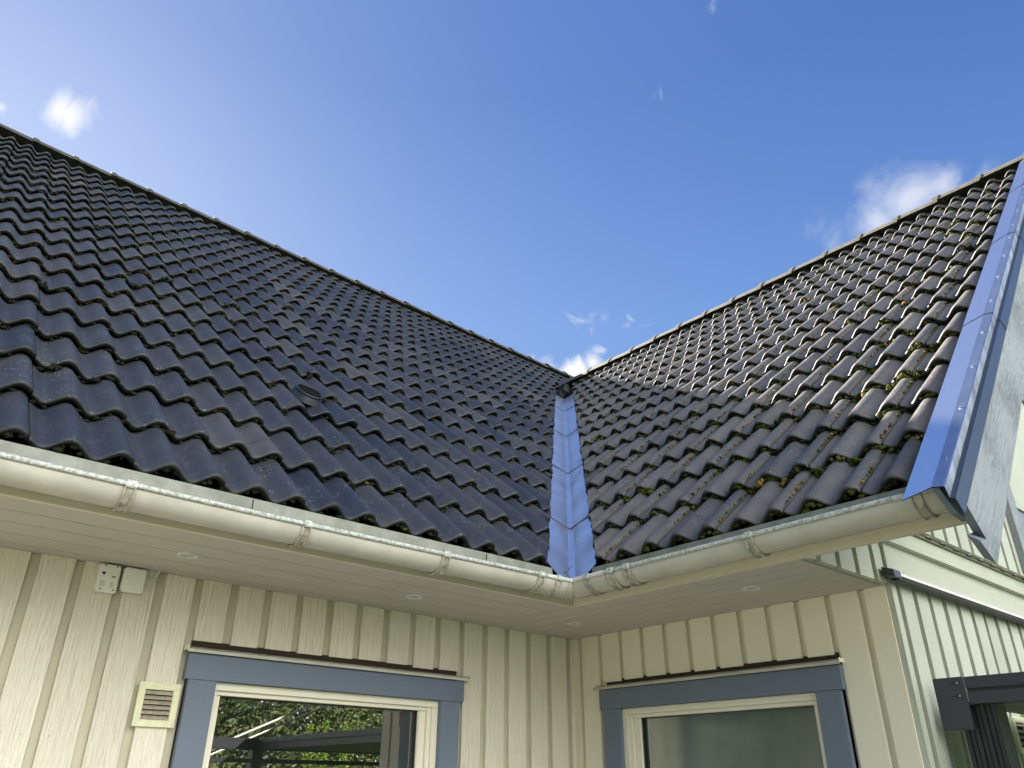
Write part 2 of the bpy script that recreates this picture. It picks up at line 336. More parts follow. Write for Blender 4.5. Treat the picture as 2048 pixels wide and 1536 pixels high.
def clip(o, co, no):
    bm = bmesh.new(); bm.from_mesh(o.data)
    bmesh.ops.bisect_plane(bm, geom=bm.verts[:]+bm.edges[:]+bm.faces[:], plane_co=co, plane_no=no, clear_outer=True)
    bm.to_mesh(o.data); bm.free()
CUT = .155
jL = -.9453+.036; jR = 1.2095+.036-.30*4
YT = 3.25                                  # above this height the left-hand slope runs on past the valley
KV = 15
low = tile_slope('tile_roof', OL, uL, vL, nL, -.9453, jL, 0, KV+1, range(-14, 18),
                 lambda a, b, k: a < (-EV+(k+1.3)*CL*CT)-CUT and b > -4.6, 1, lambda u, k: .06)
clip(low, (-CUT, 0, 0), (1, -1, 0))
def ragged(o, sgn):      # hand-cut tile edges along the valley
    for v in o.data.vertices:
        d = (v.co.x-v.co.y+CUT) if sgn > 0 else (v.co.y-v.co.x+CUT)
        if abs(d) < 2e-4:
            j = noise.noise((v.co.z*9, 3, sgn))*.014+noise.noise((v.co.z*38, 1, sgn))*.009
            if sgn > 0: v.co.x += j
            else: v.co.y += j
ragged(low, 1)
hi = tile_slope('tile_roof_high', OL, uL, vL, nL, -.9453, jL, KV+1, 19, range(-14, 28), lambda a, b, k: True, 2, lambda u, k: .06)
clip(hi, (0, 4.10, 0), (0, 1, 0))
bmj = bmesh.new(); bmj.from_mesh(low.data); bmj.from_mesh(hi.data); bmj.to_mesh(low.data); bmj.free()
bpy.data.objects.remove(hi)
roofL = low; roofL['label'] = 'dark tiled roof slope in full shade with many scattered lichen specks'
roofR = tile_slope('tile_roof', OR, uR, vR, nR, 1.0595, jR, 0, 16, range(-14, 9),
                   lambda a, b, k: -b < (-EV+(k+1.3)*CL*CT)-CUT+.3 and a < 2.40, 3, lambda u, k: .37)  # sunlit slope: tone raised above the same tile on the left
clip(roofR, (0, -CUT, 0), (-1, 1, 0)); ragged(roofR, -1); clip(roofR, (3.25, 0, 0), (1, 0, 0)); clip(roofR, (0, -2.43, 0), (0, -1, 0))
roofR['label'] = 'dark tiled roof slope with sunlit mossy upper part'

# roof deck under the tiles, and the far sides of both roofs
dk = MB()
def slab(pts, thick=.03):
    p = [Vector(q) for q in pts]; nrm = (p[1]-p[0]).cross(p[2]-p[0]).normalized()
    if nrm.z < 0: nrm = -nrm
    dk.prism(p, (0, 0, 0), -nrm*thick, 'dark')
def zl(y, m): return EZ+(y+EV)*TT-m/CT
MD = .112
slab([(-4.7, -.70, zl(-.70, MD)), (-.72, -.70, zl(-.70, MD)), (3.2, 3.22, zl(3.22, MD)), (9, 3.22, zl(3.22, MD)), (9, 4.12, zl(4.12, MD)), (-4.7, 4.12, zl(4.12, MD))])
slab([(-4.7, 4.125, zl(4.12, MD)), (9, 4.125, zl(4.12, MD)), (9, 9.0, zl(4.12, MD)-4.7), (-4.7, 9.0, zl(4.12, MD)-4.7)])
slab([(-.70, -2.43, zl(-.70, MD)), (3.28, -2.43, zl(3.28, MD)), (3.28, 3.22, zl(3.28, MD)), (-.70, -.715, zl(-.70, MD))])
slab([(3.285, -2.43, zl(3.28, MD)), (7.3, -2.43, zl(3.28, MD)-3.86), (7.3, 3.0, zl(3.28, MD)-3.86), (3.285, 3.0, zl(3.28, MD))])
dk.build('roof_deck', house)

# ridge tiles
def ridge_tile_mesh():
    mb = MB(); Lg = .40
    prof = [(-.125, -.075), (-.095, -.028), (-.055, .008), (0, .022), (.055, .008), (.095, -.028), (.125, -.075)]
    st = [(0, 1.13, .010), (.05, 1.13, .010), (.058, 1.03, .002), (.2, 1., 0), (Lg, .95, -.004)]
    def ring(s, inner=False):
        x, k, dz = s; q = -.013 if inner else 0
        return [(x, a*k+(q if a < 0 else -q if a > 0 else 0)*-1*(-1), b*k+dz+q) for a, b in prof]
    mb.sweep(lambda s: ring(s), st, 'ridge', smooth=False)
    mb.sweep(lambda s: ring(s, True), st, 'ridge', smooth=False)
    a = ring(st[0]); b = ring(st[0], True); n = len(a)
    mb.poly(a+b, [(i, i+1, n+i+1, n+i) for i in range(n-1)], 'ridge')
    mb.poly([a[0], b[0], ring(st[-1])[0], ring(st[-1], True)[0]], [(0, 1, 3, 2)], 'ridge')
    mb.poly([a[-1], b[-1], ring(st[-1])[-1], ring(st[-1], True)[-1]], [(0, 1, 3, 2)], 'ridge')
    return mb
rt0 = ridge_tile_mesh().build('ridge_tile', roofL)
def put_ridge(parent, first, loc, rz, tilt=0):
    o = first if first else rt0.copy()
    if not first: S.collection.objects.link(o)
    o.parent = parent; o.location = loc; o.rotation_euler = (random.gauss(0, .006), tilt, rz+random.gauss(0, .004)); return o
ZL = 4.853; ZR = 4.058
i = 0
for k in range(28):
    x = -4.28+k*.3625
    put_ridge(roofL, rt0 if k == 0 else None, (x, 4.12, ZL+random.gauss(0, .003)), 0)
for k in range(16):
    y = -2.40+k*.3665
    put_ridge(roofR, None, (3.28, y+.40, ZR+random.gauss(0, .003)), -math.pi/2)
# ventilation tile with a round pipe mouth, in the shaded slope
vt = MB(); ju = jL-.30*2; uu = np.linspace(ju-.296, ju-.006, 26); k = 3
rows = []
for (s, d) in [(.05, -.012), (-.002, -.012), (-.004, .001), (.004, .005), (.02, .006), (.12, .006), (.34, .005)]:
    nn = hprof(uu, -.9453)+d-s*TILT
    rows += [tuple(OL+uL*a+vL*(k*CL+s)+nL*b) for a, b in zip(uu, nn)]
vt.poly(rows, [(i*26+j, i*26+j+1, (i+1)*26+j+1, (i+1)*26+j) for i in range(6) for j in range(25)], 'plastic_tile', 0, True)
cc = OL+uL*(ju-.235)+vL*(k*CL+.215)+nL*.006
def el_ring(r, w, nn, mtl):
    A = uL*.070*r; B = vL*.088*r; pts = []
    for i in range(28):
        t = 2*math.pi*i/28; ctr = cc+A*math.cos(t)+B*math.sin(t); o_ = (A*math.cos(t)+B*math.sin(t)); o_ = o_/np.linalg.norm(o_)
        for j in range(8):
            p = 2*math.pi*j/8; pts.append(ctr+o_*w*math.cos(p)+nL*(nn+w*math.sin(p)))
    vt.poly(pts, [(i*8+j, i*8+(j+1) % 8, ((i+1) % 28)*8+(j+1) % 8, ((i+1) % 28)*8+j) for i in range(28) for j in range(8)], mtl, 0, True)
el_ring(1, .006, .004, 'plastic_tile')
vt.poly([cc+uL*.066*math.cos(2*math.pi*i/28)+vL*.083*math.sin(2*math.pi*i/28) for i in range(28)], [list(range(28))], 'dark')
vt.sweep(lambda q: [tuple(cc+(uL*.070*math.cos(2*math.pi*i/28)+vL*.088*math.sin(2*math.pi*i/28))*q[0]+nL*q[1]) for i in range(28)], [(1.0, .003), (1.22, -.035)], 'plastic_tile', closed=True)
v_ = vt.build('vent_tile', roofL); v_['label'] = 'smooth plastic roof tile with an oval pipe mouth'

# dark closure where the lower ridge dies into the slope
cl = MB()
for _ in range(26):
    p = Vector((2.93+random.uniform(-.10, .22), 2.93+random.uniform(-.10, .22), 0)); p.z = EZ+(max(min(p.x, p.y)+EV, 0))*TT-.02+random.uniform(0, .05)
    r = random.uniform(.02, .05)
    cl.box(p.x-r, p.x+r, p.y-r, p.y+r, p.z-r*.7, p.z+r*.7, 'blackmatte', bev=.006)
cl.build('ridge_seal', roofR)

# valley flashing
vf = MB(); MV = .084
def vpt(t, a, dn=0.):
    # t along the valley, a sideways in plan (a>0 to the left-hand slope)
    x = -EV+t-a*.7071; y = -EV+t+a*.7071
    h = (y if a > 0 else x)
    return Vector((x, y, EZ+(h+EV)*TT-MV/CT+dn))
seams = [-.12, -.27, .52, 1.43, 2.30, 2.78]; seams = [-.035-.12, .49, 1.28, 2.15, 3.05, 3.62]
for i in range(5):
    t0, t1 = seams[i], seams[i+1]+.04; pts = []; nt_ = 22; As = [-.150, -.14, -.12, -.09, -.05, -.018, -.006, -.002, .002, .006, .018, .05, .09, .12, .14, .150]
    for q in range(nt_+1):
        t = t0+(t1-t0)*q/nt_
        for a in As:
            w = noise.noise((t*6, a*11, i))*.011*min(1, abs(a)/.06)+ (noise.noise((t*14, a*5, 7+i))*.003 if a < -.04 else 0)
            rib = .0 if abs(a) > .004 else .007
            pts.append(vpt(t-(0 if i else 0), a, w+.004*(1-q/nt_)+rib+.001*i))
    K = len(As)
    vf.poly(pts, [(q*K+j, q*K+j+1, (q+1)*K+j+1, (q+1)*K+j) for q in range(nt_) for j in range(K-1)], 'zinc', 0, True)
    if i:   # dark lap joint, a folded lip a few millimetres high
        lip = [vpt(t0, a, .010+noise.noise((t0*5, a*9, i))*.006*min(1, abs(a)/.06)) for a in As]; lip2 = [p-Vector((0, 0, .012))-Vector((.004, .004, 0)) for p in lip]
        vf.poly(lip+lip2, [(j, j+1, K+j+1, K+j) for j in range(K-1)], 'black', 0, False)
vfo = vf.build('valley_flashing', house)
bm = bmesh.new(); bm.from_mesh(vfo.data)
for co, no in (((0, -.805, 0), (0, -1, 0)), ((-.805, 0, 0), (-1, 0, 0))):
    bmesh.ops.bisect_plane(bm, geom=bm.verts[:]+bm.edges[:]+bm.faces[:], plane_co=co, plane_no=no, clear_outer=True)
bm.to_mesh(vfo.data); bm.free(); vfo['label'] = 'bright blue-grey metal valley gutter between the two slopes'

# ------------------------------------------------------------------ verge flashing + bargeboard
def RP(y, v, n): return Vector((-EV+v*CT-n*ST, y, EZ+v*ST+n*CT))
vg = MB(); prof2 = [(-2.483, -.014), (-2.497, -.019), (-2.4985, -.074), (-2.494, -.077)]; prof3 = [(-2.451, .0315), (-2.483, .025), (-2.486, .022)]; prof4 = [(-2.486, .022), (-2.483, -.014)]; prof = [(-2.353, .010), (-2.356, .014), (-2.451, .0315)]
sv = [-.24, 1.32, 2.75, 4.15, 5.85]
for i in range(4):
    e = .0022*i
    vg.sweep(lambda v: [RP(y-(.002*i if y < -2.4 else 0), v, n+e+noise.noise((v*3, y*8, 1))*.0012) for y, n in prof], [sv[i]+(sv[i+1]+.05-sv[i])*q/14 for q in range(15)], 'vergemetal', smooth=False)
    for pp_, mm_ in ((prof3, 'vergefold_shade'), (prof4, 'vergestreak')):
        vg.sweep(lambda v: [RP(y-(.002*i if y < -2.46 else 0), v, n+e+noise.noise((v*3, y*8, 1))*.0012) for y, n in pp_], [sv[i]+(sv[i+1]+.05-sv[i])*q/14 for q in range(15)], mm_, smooth=False)
    vg.sweep(lambda v: [RP(y-.002*i, v, n+e) for y, n in prof2], [sv[i]+(sv[i+1]+.05-sv[i])*q/14 for q in range(15)], 'vergeside_shade', smooth=False)
    vg.sweep(lambda v: [RP(y+.002, v, n-.003+e) for y, n in prof+prof3+prof4], [sv[i], sv[i]+.006], 'vergeside_shade', smooth=False)
    for q in range(4):
        v = sv[i]+.18+q*.38
        for (yy, nn) in ((-2.468, .0295+e),):
            vg.tube(RP(yy, v, nn), RP(yy, v, nn+.003), .0042, 'vergefold_shade', 8)
vgo = vg.build('verge_flashing', house); vgo['label'] = 'blue-grey folded metal strip along the roof verge'
bb = MB()
oy, iy = -2.490, -2.455
out = [(-.839, .0125), (-.740, -.086), (-.797, -.1025), (-.708, -.1575)]
def ext(p, v): return (p[0]+v*CT, p[1]+v*ST)
far = 6.1
A = out[0]; H = out[-1]
po = [ext(A, far)]+out+[ext(H, far)]
pin = [ext(A, far)]+[(x+.011, z+.030) for x, z in out]+[ext(H, far)]
vs = [(x, oy, z) for x, z in po]+[(x, iy, z) for x, z in pin]; n = 6
bb.poly(vs, [list(range(n))], 'barge', .3)
bb.poly(vs, [list(range(n, 2*n))[::-1]]+[(i, i+1, n+i+1, n+i) for i in range(n-1)], 'barge_end', .3)
o_ = bb.build('bargeboard', house); o_['label'] = 'weathered grey bargeboard with a notched lower end'
ib = MB()
ib.prism([RP(-2.45, -.20, .012), RP(-2.45, 5.8, .012), RP(-2.45, 5.8, -.16), RP(-2.45, -.12, -.16), RP(-2.45, -.17, -.10)], (0, -.004, 0), (0, .014, 0), 'barge_end')
ib.build('verge_board', house)

# ------------------------------------------------------------------ fascia, soffit
FX = .673
fb = MB()
fb.prism([(-4.8, -FX, 0), (-FX, -FX, 0), (-.651, -.651, 0), (-4.8, -.651, 0)], (0, 0, -.004), (0, 0, .125), 'fascia_x', .2)
o_ = fb.build('fascia_board', house)
fb = MB()
fb.prism([(-FX, -FX-.0005, 0), (-FX, -2.434, 0), (-.651, -2.434, 0), (-.651, -.6515, 0)], (0, 0, -.004), (0, 0, .125), 'fascia_y', .6)
fb.build('fascia_board', house)
sf = MB()
def board_run(axis, a0, a1, b0, b1, pitch, grv=.005):
    k = 0; b = b0
    while b < b1-1e-4:
        e = min(b+pitch, b1); tone = random.random()
        if axis == 'x': sf.box(a0, a1, b+grv/2, e-grv/2, 0., .012, 'soffit', tone)
        else: sf.box(b+grv/2, e-grv/2, a0, a1, 0., .012, 'soffit', tone)
        b = e
board_run('x', -4.8, -.653, -.6505+.0865-.14+.06, .046, .14)
board_run('y', -1.846, .03, -.6505, .042, .1085)
sf.box(-4.8, .05, -.6505, .05, .0085, .02, 'soffit', .5)
sf.box(-.6505, .05, -1.846, -.651, .0085, .02, 'soffit', .5)
so_ = sf.build('soffit', house); so_['label'] = 'cream tongue-and-groove soffit under the eaves'

# ------------------------------------------------------------------ walls
HB = -2.38
def wall(name, axis, face, back, lo, hi_, first, pitch, gap, z0, z1, hole, mb_, mg, hole_top_gap=.0):
    """boards along one axis; gaps centred at first + i*pitch (coordinate decreases away from the corner)"""
    mb = MB()
    def bx(a0, a1, f0, f1, za, zb, m, tone=None):
        if axis == 'x': mb.box(a0, a1, min(f0, f1), max(f0, f1), za, zb, m, tone)
        else: mb.box(min(f0, f1), max(f0, f1), a0, a1, za, zb, m, tone)
    edges = []; c = first; prev = hi_
    while prev > lo:
        a1 = prev; a0 = max(c+gap/2, lo); edges.append((a0, a1)); prev = c-gap/2; c -= pitch
    h0, h1, hz0, hz1 = hole if hole else (9, 9, 0, 0)
    for a0, a1 in edges:
        if a1-a0 < .004: continue
        j = random.gauss(0, .0008); tone = random.random(); ja = random.gauss(0, .0012)
        a0 += ja; a1 += ja*.5 if a1 < hi_ else 0
        if a1 <= h0 or a0 >= h1: bx(a0, a1, face+j, back, z0, z1, mb_, tone)
        else:
            bx(a0, a1, face+j, back, hz1+random.gauss(0, .002), z1, mb_, tone); bx(a0, a1, face+j, back, z0, hz0, mb_, tone)
            if a0 < h0-.004: bx(a0, h0, face+j, back, hz0, hz1, mb_, tone)
            if a1 > h1+.004: bx(h1, a1, face+j, back, hz0, hz1, mb_, tone)
    if axis == 'x':          # nail heads
        rn = random.Random(3)
        for i in range(21):
            for z in (-.035, -.60, -1.2):
                for sgn in (-1, 1):
                    zz = z+rn.uniform(-.012, .012); xx = first-pitch*(i+.5)+sgn*.032+rn.uniform(-.004, .004)
                    if -2.2 < xx < -.8 and zz < -.26: continue
                    if rn.random() < .75: mb.tube((xx, face-.0002, zz), (xx, face-.002, zz), .0021, 'bracket', 7)
    th = .02 if back > face else -.02
    b2 = back+th
    if hole:
        bx(lo, h0, back, b2, z0, z1, mg, .5); bx(h1, hi_, back, b2, z0, z1, mg, .5)
        bx(h0, h1, back, b2, hz1, z1, mg, .5); bx(h0, h1, back, b2, z0, hz0, mg, .5)
    else: bx(lo, hi_, back, b2, z0, z1, mg, .5)
    return mb.build(name, house)
o_ = wall('board_wall', 'x', -.006, .016, -4.8, .0, -.049, .152, .036, HB, -.0008, (-2.157, -.829, -1.62, -.244), 'cream_rough', 'cream_groove')
o_['label'] = 'cream wall of rough sawn vertical boards with a vent grille'

o_ = wall('board_wall', 'y', -.006, .016, -1.838, .0, -.0621, .1517, .030, HB, -.0008, (-1.574, -.240, -1.62, -.246), 'cream_smooth', 'cream_smooth')
o_['label'] = 'cream wall of smooth vertical boards on the short wing'
# gable wall, facing -Y
gw = MB()
def gboards(x0, x1, first, pitch, gap, face, back, zlo, zhi, mb_, mg, hole=None):
    c = first; prev = x0
    while prev < x1:
        a0 = prev; a1 = min(c-gap/2, x1)
        t = random.random()
        za, zb = zlo, zhi
        if a1-a0 > .004:
            if zhi is None:
                zt0 = EZ+(a0+EV)*TT-.13; zt1 = EZ+(a1+EV)*TT-.13
                gw.prism([(a0, face, zlo), (a1, face, zlo), (a1, face, max(zt1, zlo+.001)), (a0, face, max(zt0, zlo+.0005))], (0, 0, 0), (0, back-face, 0), mb_, t)
            else: gw.box(a0, a1, face+random.gauss(0, .0008), back, zlo, zhi, mb_, t)
        prev = c+gap/2; c += pitch
    if zhi is None:
        gw.prism([(x0, back, zlo), (x1, back, zlo), (x1, back, EZ+(x1+EV)*TT-.12), (x0, back, EZ+(x0+EV)*TT-.12)], (0, 0, 0), (0, .02, 0), mg, .5)
    else: gw.box(x0, x1, back, back+.02, zlo, zhi, mg, .5)
gboards(.0015, 6.5, .064, .1505, .040, -1.862, -1.840, HB, .03, 'gable_board', 'gable_groove')
gboards(-.648, -.052, -.585, .148, .036, -1.872, -1.850, -.004, None, 'gable_board', 'gable_groove', None)
gboards(-.50, 3.3, -.405+.145-.145, .1475, .036, -1.952, -1.930, .252, None, 'gable_board', 'gable_groove')
for q in range(24):
    xa = 3.335+q*.1475; xb = xa+.111
    def zt_(x): return EZ+(3.28+EV)*TT-.17-(x-3.28)*TT
    gw.prism([(xa, -1.952, .252), (xb, -1.952, .252), (xb, -1.952, zt_(xb)), (xa, -1.952, zt_(xa))], (0, 0, 0), (0, .022, 0), 'gable_board', random.random())
gw.prism([(3.301, -1.930, .252), (6.9, -1.930, .252), (6.9, -1.930, .5), (3.301, -1.930, 3.85)], (0, 0, 0), (0, .02, 0), 'gable_groove', .5)
gw.box(-.50, 6.5, -1.905, -1.85, .252, .262, 'gable_groove', .5)
gwo = gw.build('gable_wall', house); gwo['label'] = 'weathered greenish cream gable wall of vertical boards'
bt = MB()
bt.box(-.046, 6.5, -1.885, -1.862, .040, .172, 'gable_hboard', .3)
bt.prism([(-.05, -1.886, .168), (-.05, -1.912, .168), (-.05, -1.912, .238), (-.05, -1.886, .246)], (0, 0, 0), (6.5, 0, 0), 'gable_hboard', .8)
bo = bt.build('belt_board', house)
vs_ = MB()
vs_.box(-.05, 6.5, -1.926, -1.913, .240, .2515, 'gable_groove', .4)
for k in range(30):
    vs_.box(.02+k*.145, .075+k*.145, -1.929, -1.927, .2425, .249, 'hole')
vs_.build('insect_strip', bo)
ds = MB()
ds.prism([(-.03, -1.886, .046), (-.03, -1.925, .030), (-.03, -1.925, .020), (-.03, -1.921, .020), (-.03, -1.886, .034)], (0, 0, 0), (6.5, 0, 0), 'white_plastic')
ds.prism([(-.03, -1.921, .0195), (-.03, -1.888, .033), (-.03, -1.888, .005), (-.03, -1.917, .008)], (0, 0, 0), (6.5, 0, 0), 'blackmatte')
ds.prism([(-.105, -1.885, .052), (-.105, -1.93, .036), (-.105, -1.932, .006), (-.105, -1.885, .016)], (0, 0, 0), (.062, 0, 0), 'black')
ds.build('drip_flashing', bo)
# solid house body behind the cladding
bd = MB()
bd.box(.04, 6.5, -1.835, 2.0, -2.4, -1.66, 'interior'); 
bd.box(-4.8, 9, 8.3, 8.36, -2.4, .3, 'cream_smooth'); bd.box(6.45, 6.52, -1.82, 8.2, -2.4, .3, 'cream_smooth'); bd.box(-4.8, -4.7, .04, 8.2, -2.4, .3, 'cream_smooth')
bd.build('rear_wall', house)

# ------------------------------------------------------------------ windows
def window(name, axis, c0, c1, gl0, gl1, label):
    """c0>c1 outer edges of the trim along the wall, decreasing away from the corner"""
    root = MB()
    def P(mb, a0, a1, d0, d1, z0, z1, m, bev=0., tone=None):
        a0, a1 = min(a0, a1), max(a0, a1); d0, d1 = min(d0, d1), max(d0, d1)
        if axis == 'x': mb.box(a0, a1, d0, d1, z0, z1, m, tone, bev)
        else: mb.box(d0, d1, a0, a1, z0, z1, m, tone, bev)
    zb = -1.60
    tr = MB()
    P(tr, c0, c1, -.034, -.006, -.388, -.291, 'trim_h', .0015, .3)
    P(tr, c0-.022, c0-.135, -.031, -.006, zb, -.3885, 'trim', .0015, .7)
    P(tr, c1+.018, c1+.130, -.031, -.006, zb, -.3885, 'trim', .0015, .2)
    P(tr, c0, c1, -.034, -.006, zb-.1, zb-.0005, 'trim_h', .0015, .5)
    for (a, z) in ((c1+.07, -.33), (c1+.10, -.365), (c0-.06, -.34), (c1+.06, -.45), (c1+.09, -.62)):
        if axis == 'x': tr.tube((a, -.0335, z), (a, -.0345, z), .003, 'barge_end', 8)
        else: tr.tube((-.0335, a, z), (-.0345, a, z), .003, 'barge_end', 8)
    i0, i1 = c0-.135, c1+.130
    fr = MB()
    P(fr, i0+.01, i1-.01, -.004, .045, -.418, -.3895, 'frame', .001); P(fr, i0+.01, i0-.030, -.004, .06, zb, -.4185, 'frame', .001); P(fr, i1-.01, i1+.018, -.004, .06, zb, -.4185, 'frame', .001)
    P(fr, i0-.0305, i0-.052, .006, .06, zb, -.4185, 'frame', .001)
    P(fr, i0-.0525, i1+.0185, .012, .06, -.4345, -.4185, 'frame', .001)
    P(fr, i0-.0525, gl0, .020, .06, zb, -.435, 'frame', .0015); P(fr, gl1, i1+.0185, .020, .06, zb, -.435, 'frame', .0015)
    P(fr, i0-.05, i1+.02, .020, .06, zb, zb+.06, 'frame', .0015)
    P(fr, gl0+.001, gl0-.004, .036, .062, zb, -.437, 'blackmatte'); P(fr, gl0-.010, gl0-.014, .05, .062, zb, -.437, 'blackmatte'); P(fr, gl0, gl1, .036, .062, -.4385, -.4355, 'blackmatte'); P(fr, gl1-.001, gl1+.003, .036, .062, zb, -.437, 'blackmatte')
    P(fr, i0+.02, i1-.02, .017, .045, -.3893, -.268, 'cream_groove')
    e = empty(name); e.parent = house; e['label'] = label
    o1 = tr.build('window_trim', e); o2 = fr.build('window_frame', e)
    g = MB()
    q = .056
    pts = [(gl0, zb+.05), (gl1, zb+.05), (gl1, -.436), (gl0, -.436)]
    g.poly([(a, q, z) if axis == 'x' else (q, a, z) for a, z in pts], [(0, 1, 2, 3)], 'glass' if axis == 'x' else 'glass_dull')
    g.build('window_pane', e)
    dc = MB()
    a0, a1 = c0+.028, c1-.012
    def T(a, d, z): return (a, d, z) if axis == 'x' else (d, a, z)
    dc.prism([T(a0, -.002, -.264), T(a0, -.050, -.2785), T(a0, -.052, -.2905), T(a0, -.047, -.2905), T(a0, -.046, -.283), T(a0, -.002, -.268)], (0, 0, 0), (a1-a0, 0, 0) if axis == 'x' else (0, a1-a0, 0), 'gutter')
    for a in (a0, a1): P(dc, a-.002, a+.002, -.050, -.006, -.283, -.266, 'frame')
    P(dc, c0-.021, c1+.017, .006, .0155, -.290, -.238, 'dark_brown')  # dark strip standing in for the open gap above the drip cap
    dc.build('drip_cap', e)
    # dim room behind the pane
    rm = MB(); D = 1.6
    P(rm, i0+.25, i1-.25, D, D+.02, -1.75, .1, 'interior'); P(rm, i0+.25, i0+.27, .07, D, -1.75, .1, 'interior'); P(rm, i1-.27, i1-.25, .07, D, -1.75, .1, 'interior')
    P(rm, i0+.25, i1-.25, .07, D, -.12, -.1, 'interior'); P(rm, i0+.25, i1-.25, .07, D, -1.77, -1.75, 'interior')
    rm.build('room_lining', e)
    return e
wx = window('window', 'x', -.806, -2.176, -1.030, -2.002, 'window with garden reflection in the rough boarded wall')
wy = window('window', 'y', -.217, -1.593, -.443, -1.420, 'window with dim grey glass in the smooth boarded wall')
cu = MB(); pts = []; nn_ = 60
for i in range(nn_+1):
    y = -.40-1.06*i/nn_; d = .088+.0008*math.sin(i*.5)
    pts += [(d, y, -1.6), (d, y, -.30)]
cu.poly(pts, [(2*i, 2*i+2, 2*i+3, 2*i+1) for i in range(nn_)], 'curtain', 0, True)
cu.build('curtain', wy)

# ------------------------------------------------------------------ gutters
GR = .060; GY = -.765; GZ = .060
def gp(ang, r): return (math.cos(ang)*r, math.sin(ang)*r)
def gutter_strip(side, lo, hi_, r0, r1, mtl, mb, mitre=True, smooth=True, lift=None):
    """half-round trough; outer shell r1, inner r0"""
    angs = [math.pi+math.pi*i/16 for i in range(17)]          # lip side to wall side
    prof = [gp(a, r1) for a in angs]+[gp(a, r0) for a in reversed(angs)]
    path = [lo+(hi_-lo)*i/16 for i in range(17)]
    def ring(t, last=False):
        rr = []
        for (d, z) in prof:
            q = GY+d; zz = GZ+z+(lift(t) if lift else 0)
            tt = q if (mitre and last) else t
            rr.append((tt, q, zz) if side == 'x' else (q, tt, zz))
        return rr
    rows = [ring(t, i == (16 if side == 'x' else 0)) for i, t in enumerate(path)]
    k = len(prof); v = [p for r in rows for p in r]
    mb.poly(v, [(i*k+j, i*k+(j+1) % k, (i+1)*k+(j+1) % k, (i+1)*k+j) for i in range(16) for j in range(k)], mtl, 0, smooth)
    for r in (rows[0], rows[-1]):
        h = k//2
        mb.poly(r, [(j, j+1, k-2-j, k-1-j) for j in range(h-1)], mtl)
def bead(side, lo, hi_, mb, r=.0085, lift=None, end_mitre=True, mtl='bead', off=0.):
    n = 10; path = [lo+(hi_-lo)*i/24 for i in range(25)]; rows = []
    for i, t in enumerate(path):
        rr = []
        for j in range(n):
            a = 2*math.pi*j/n; q = GY-GR-.003+math.cos(a)*r*.85-off; z = GZ+.001+math.sin(a)*r+(lift(t) if lift else 0)
            end = (i == 24 and side == 'x') or (i == 0 and side == 'y')
            tt = q if (end and end_mitre) else t
            rr.append((tt, q, z) if side == 'x' else (q, tt, z))
        rows.append(rr)
    mb.poly([p for r in rows for p in r], [(i*n+j, i*n+(j+1) % n, (i+1)*n+(j+1) % n, (i+1)*n+j) for i in range(24) for j in range(n)], mtl, 0, True)
def liftx(x): return .003-.010*math.sin(min(1, max(0, (-.83-x)/1.4))*math.pi/2)+(.006*max(0, (-2.4-x)))
def lifty(y): return .006+.008*min(1, max(0, (-.85-y)/1.4))
gA = MB(); gutter_strip('x', -4.8, GY, GR-.0015, GR, 'gutter', gA, lift=lambda t: liftx(t) if t < -.9 else .003); gA.build_name = 1
gx = gA.build('gutter', house); gx['label'] = 'cream half-round gutter on the long wing'
bA = MB(); bead('x', -4.8, GY, bA, lift=liftx); bA.build('gutter_bead', gx)
gB = MB(); gutter_strip('y', GY, -2.435, GR-.0015, GR, 'gutter', gB, lift=lifty)
gy_ = gB.build('gutter', house); gy_['label'] = 'cream half-round gutter on the short wing'
bB = MB(); bead('y', GY, -2.435, bB, lift=lifty); bB.build('gutter_bead', gy_)
# corner union sleeves
cs = MB()
gutter_strip('x', -.985, GY, GR, GR+.0022, 'gutter', cs, lift=liftx); gutter_strip('y', GY, -1.02, GR, GR+.0022, 'gutter', cs, lift=lifty)
bead('x', -.985, GY, cs, .0098, liftx, mtl='white_lamp'); bead('y', GY, -1.02, cs, .0098, lifty, mtl='white_lamp')
cs.build('corner_piece', gx)
def bracket(side, t, parent, w=.034, dirty=True):
    mb = MB(); lf = liftx(t) if side == 'x' else lifty(t)
    angs = [math.pi*1.02+math.pi*.83*i/20 for i in range(21)]
    cross = [(-w/2, .001), (-w/2, .008), (-w/2+.004, .0085), (-w/2+.006, .003), (w/2-.006, .003), (w/2-.004, .0085), (w/2, .008), (w/2, .001)]
    rows = []
    for a in angs:
        rr = []
        for (s_, h) in cross:
            d, z = gp(a, GR+.0015+h)
            rr.append((t+s_, GY+d, GZ+z+lf) if side == 'x' else (GY+d, t+s_, GZ+z+lf))
        rows.append(rr)
    d, z = gp(angs[-1], GR+.005)
    for k_ in (1,):
        rr = []
        for (s_, h) in cross:
            rr.append((t+s_, -FX, GZ+z+lf-h*.6+.01) if side == 'x' else (-FX, t+s_, GZ+z+lf-h*.6+.01))
        rows.append(rr)
    k = len(cross); n = len(rows)
    mb.poly([p for r in rows for p in r], [(i*k+j, i*k+(j+1) % k, (i+1)*k+(j+1) % k, (i+1)*k+j) for i in range(n-1) for j in range(k)], 'bracket', 0, False)
    q = GY-GR-.003; z = GZ+.001+lf
    if side == 'x': mb.box(t-w/2, t+w/2, q-.0115, q+.012, z-.012, z+.0115, 'bead', bev=.003)
    else: mb.box(q-.0115, q+.012, t-w/2, t+w/2, z-.012, z+.0115, 'bead', bev=.003)
    return mb.build('gutter_bracket', parent)
for t in (-3.31, -2.723, -2.132, -1.529, -1.019, -.915): bracket('x', t, gx)
for t in (-.915, -1.055, -1.148, -1.741, -2.355): bracket('y', t, gy_)
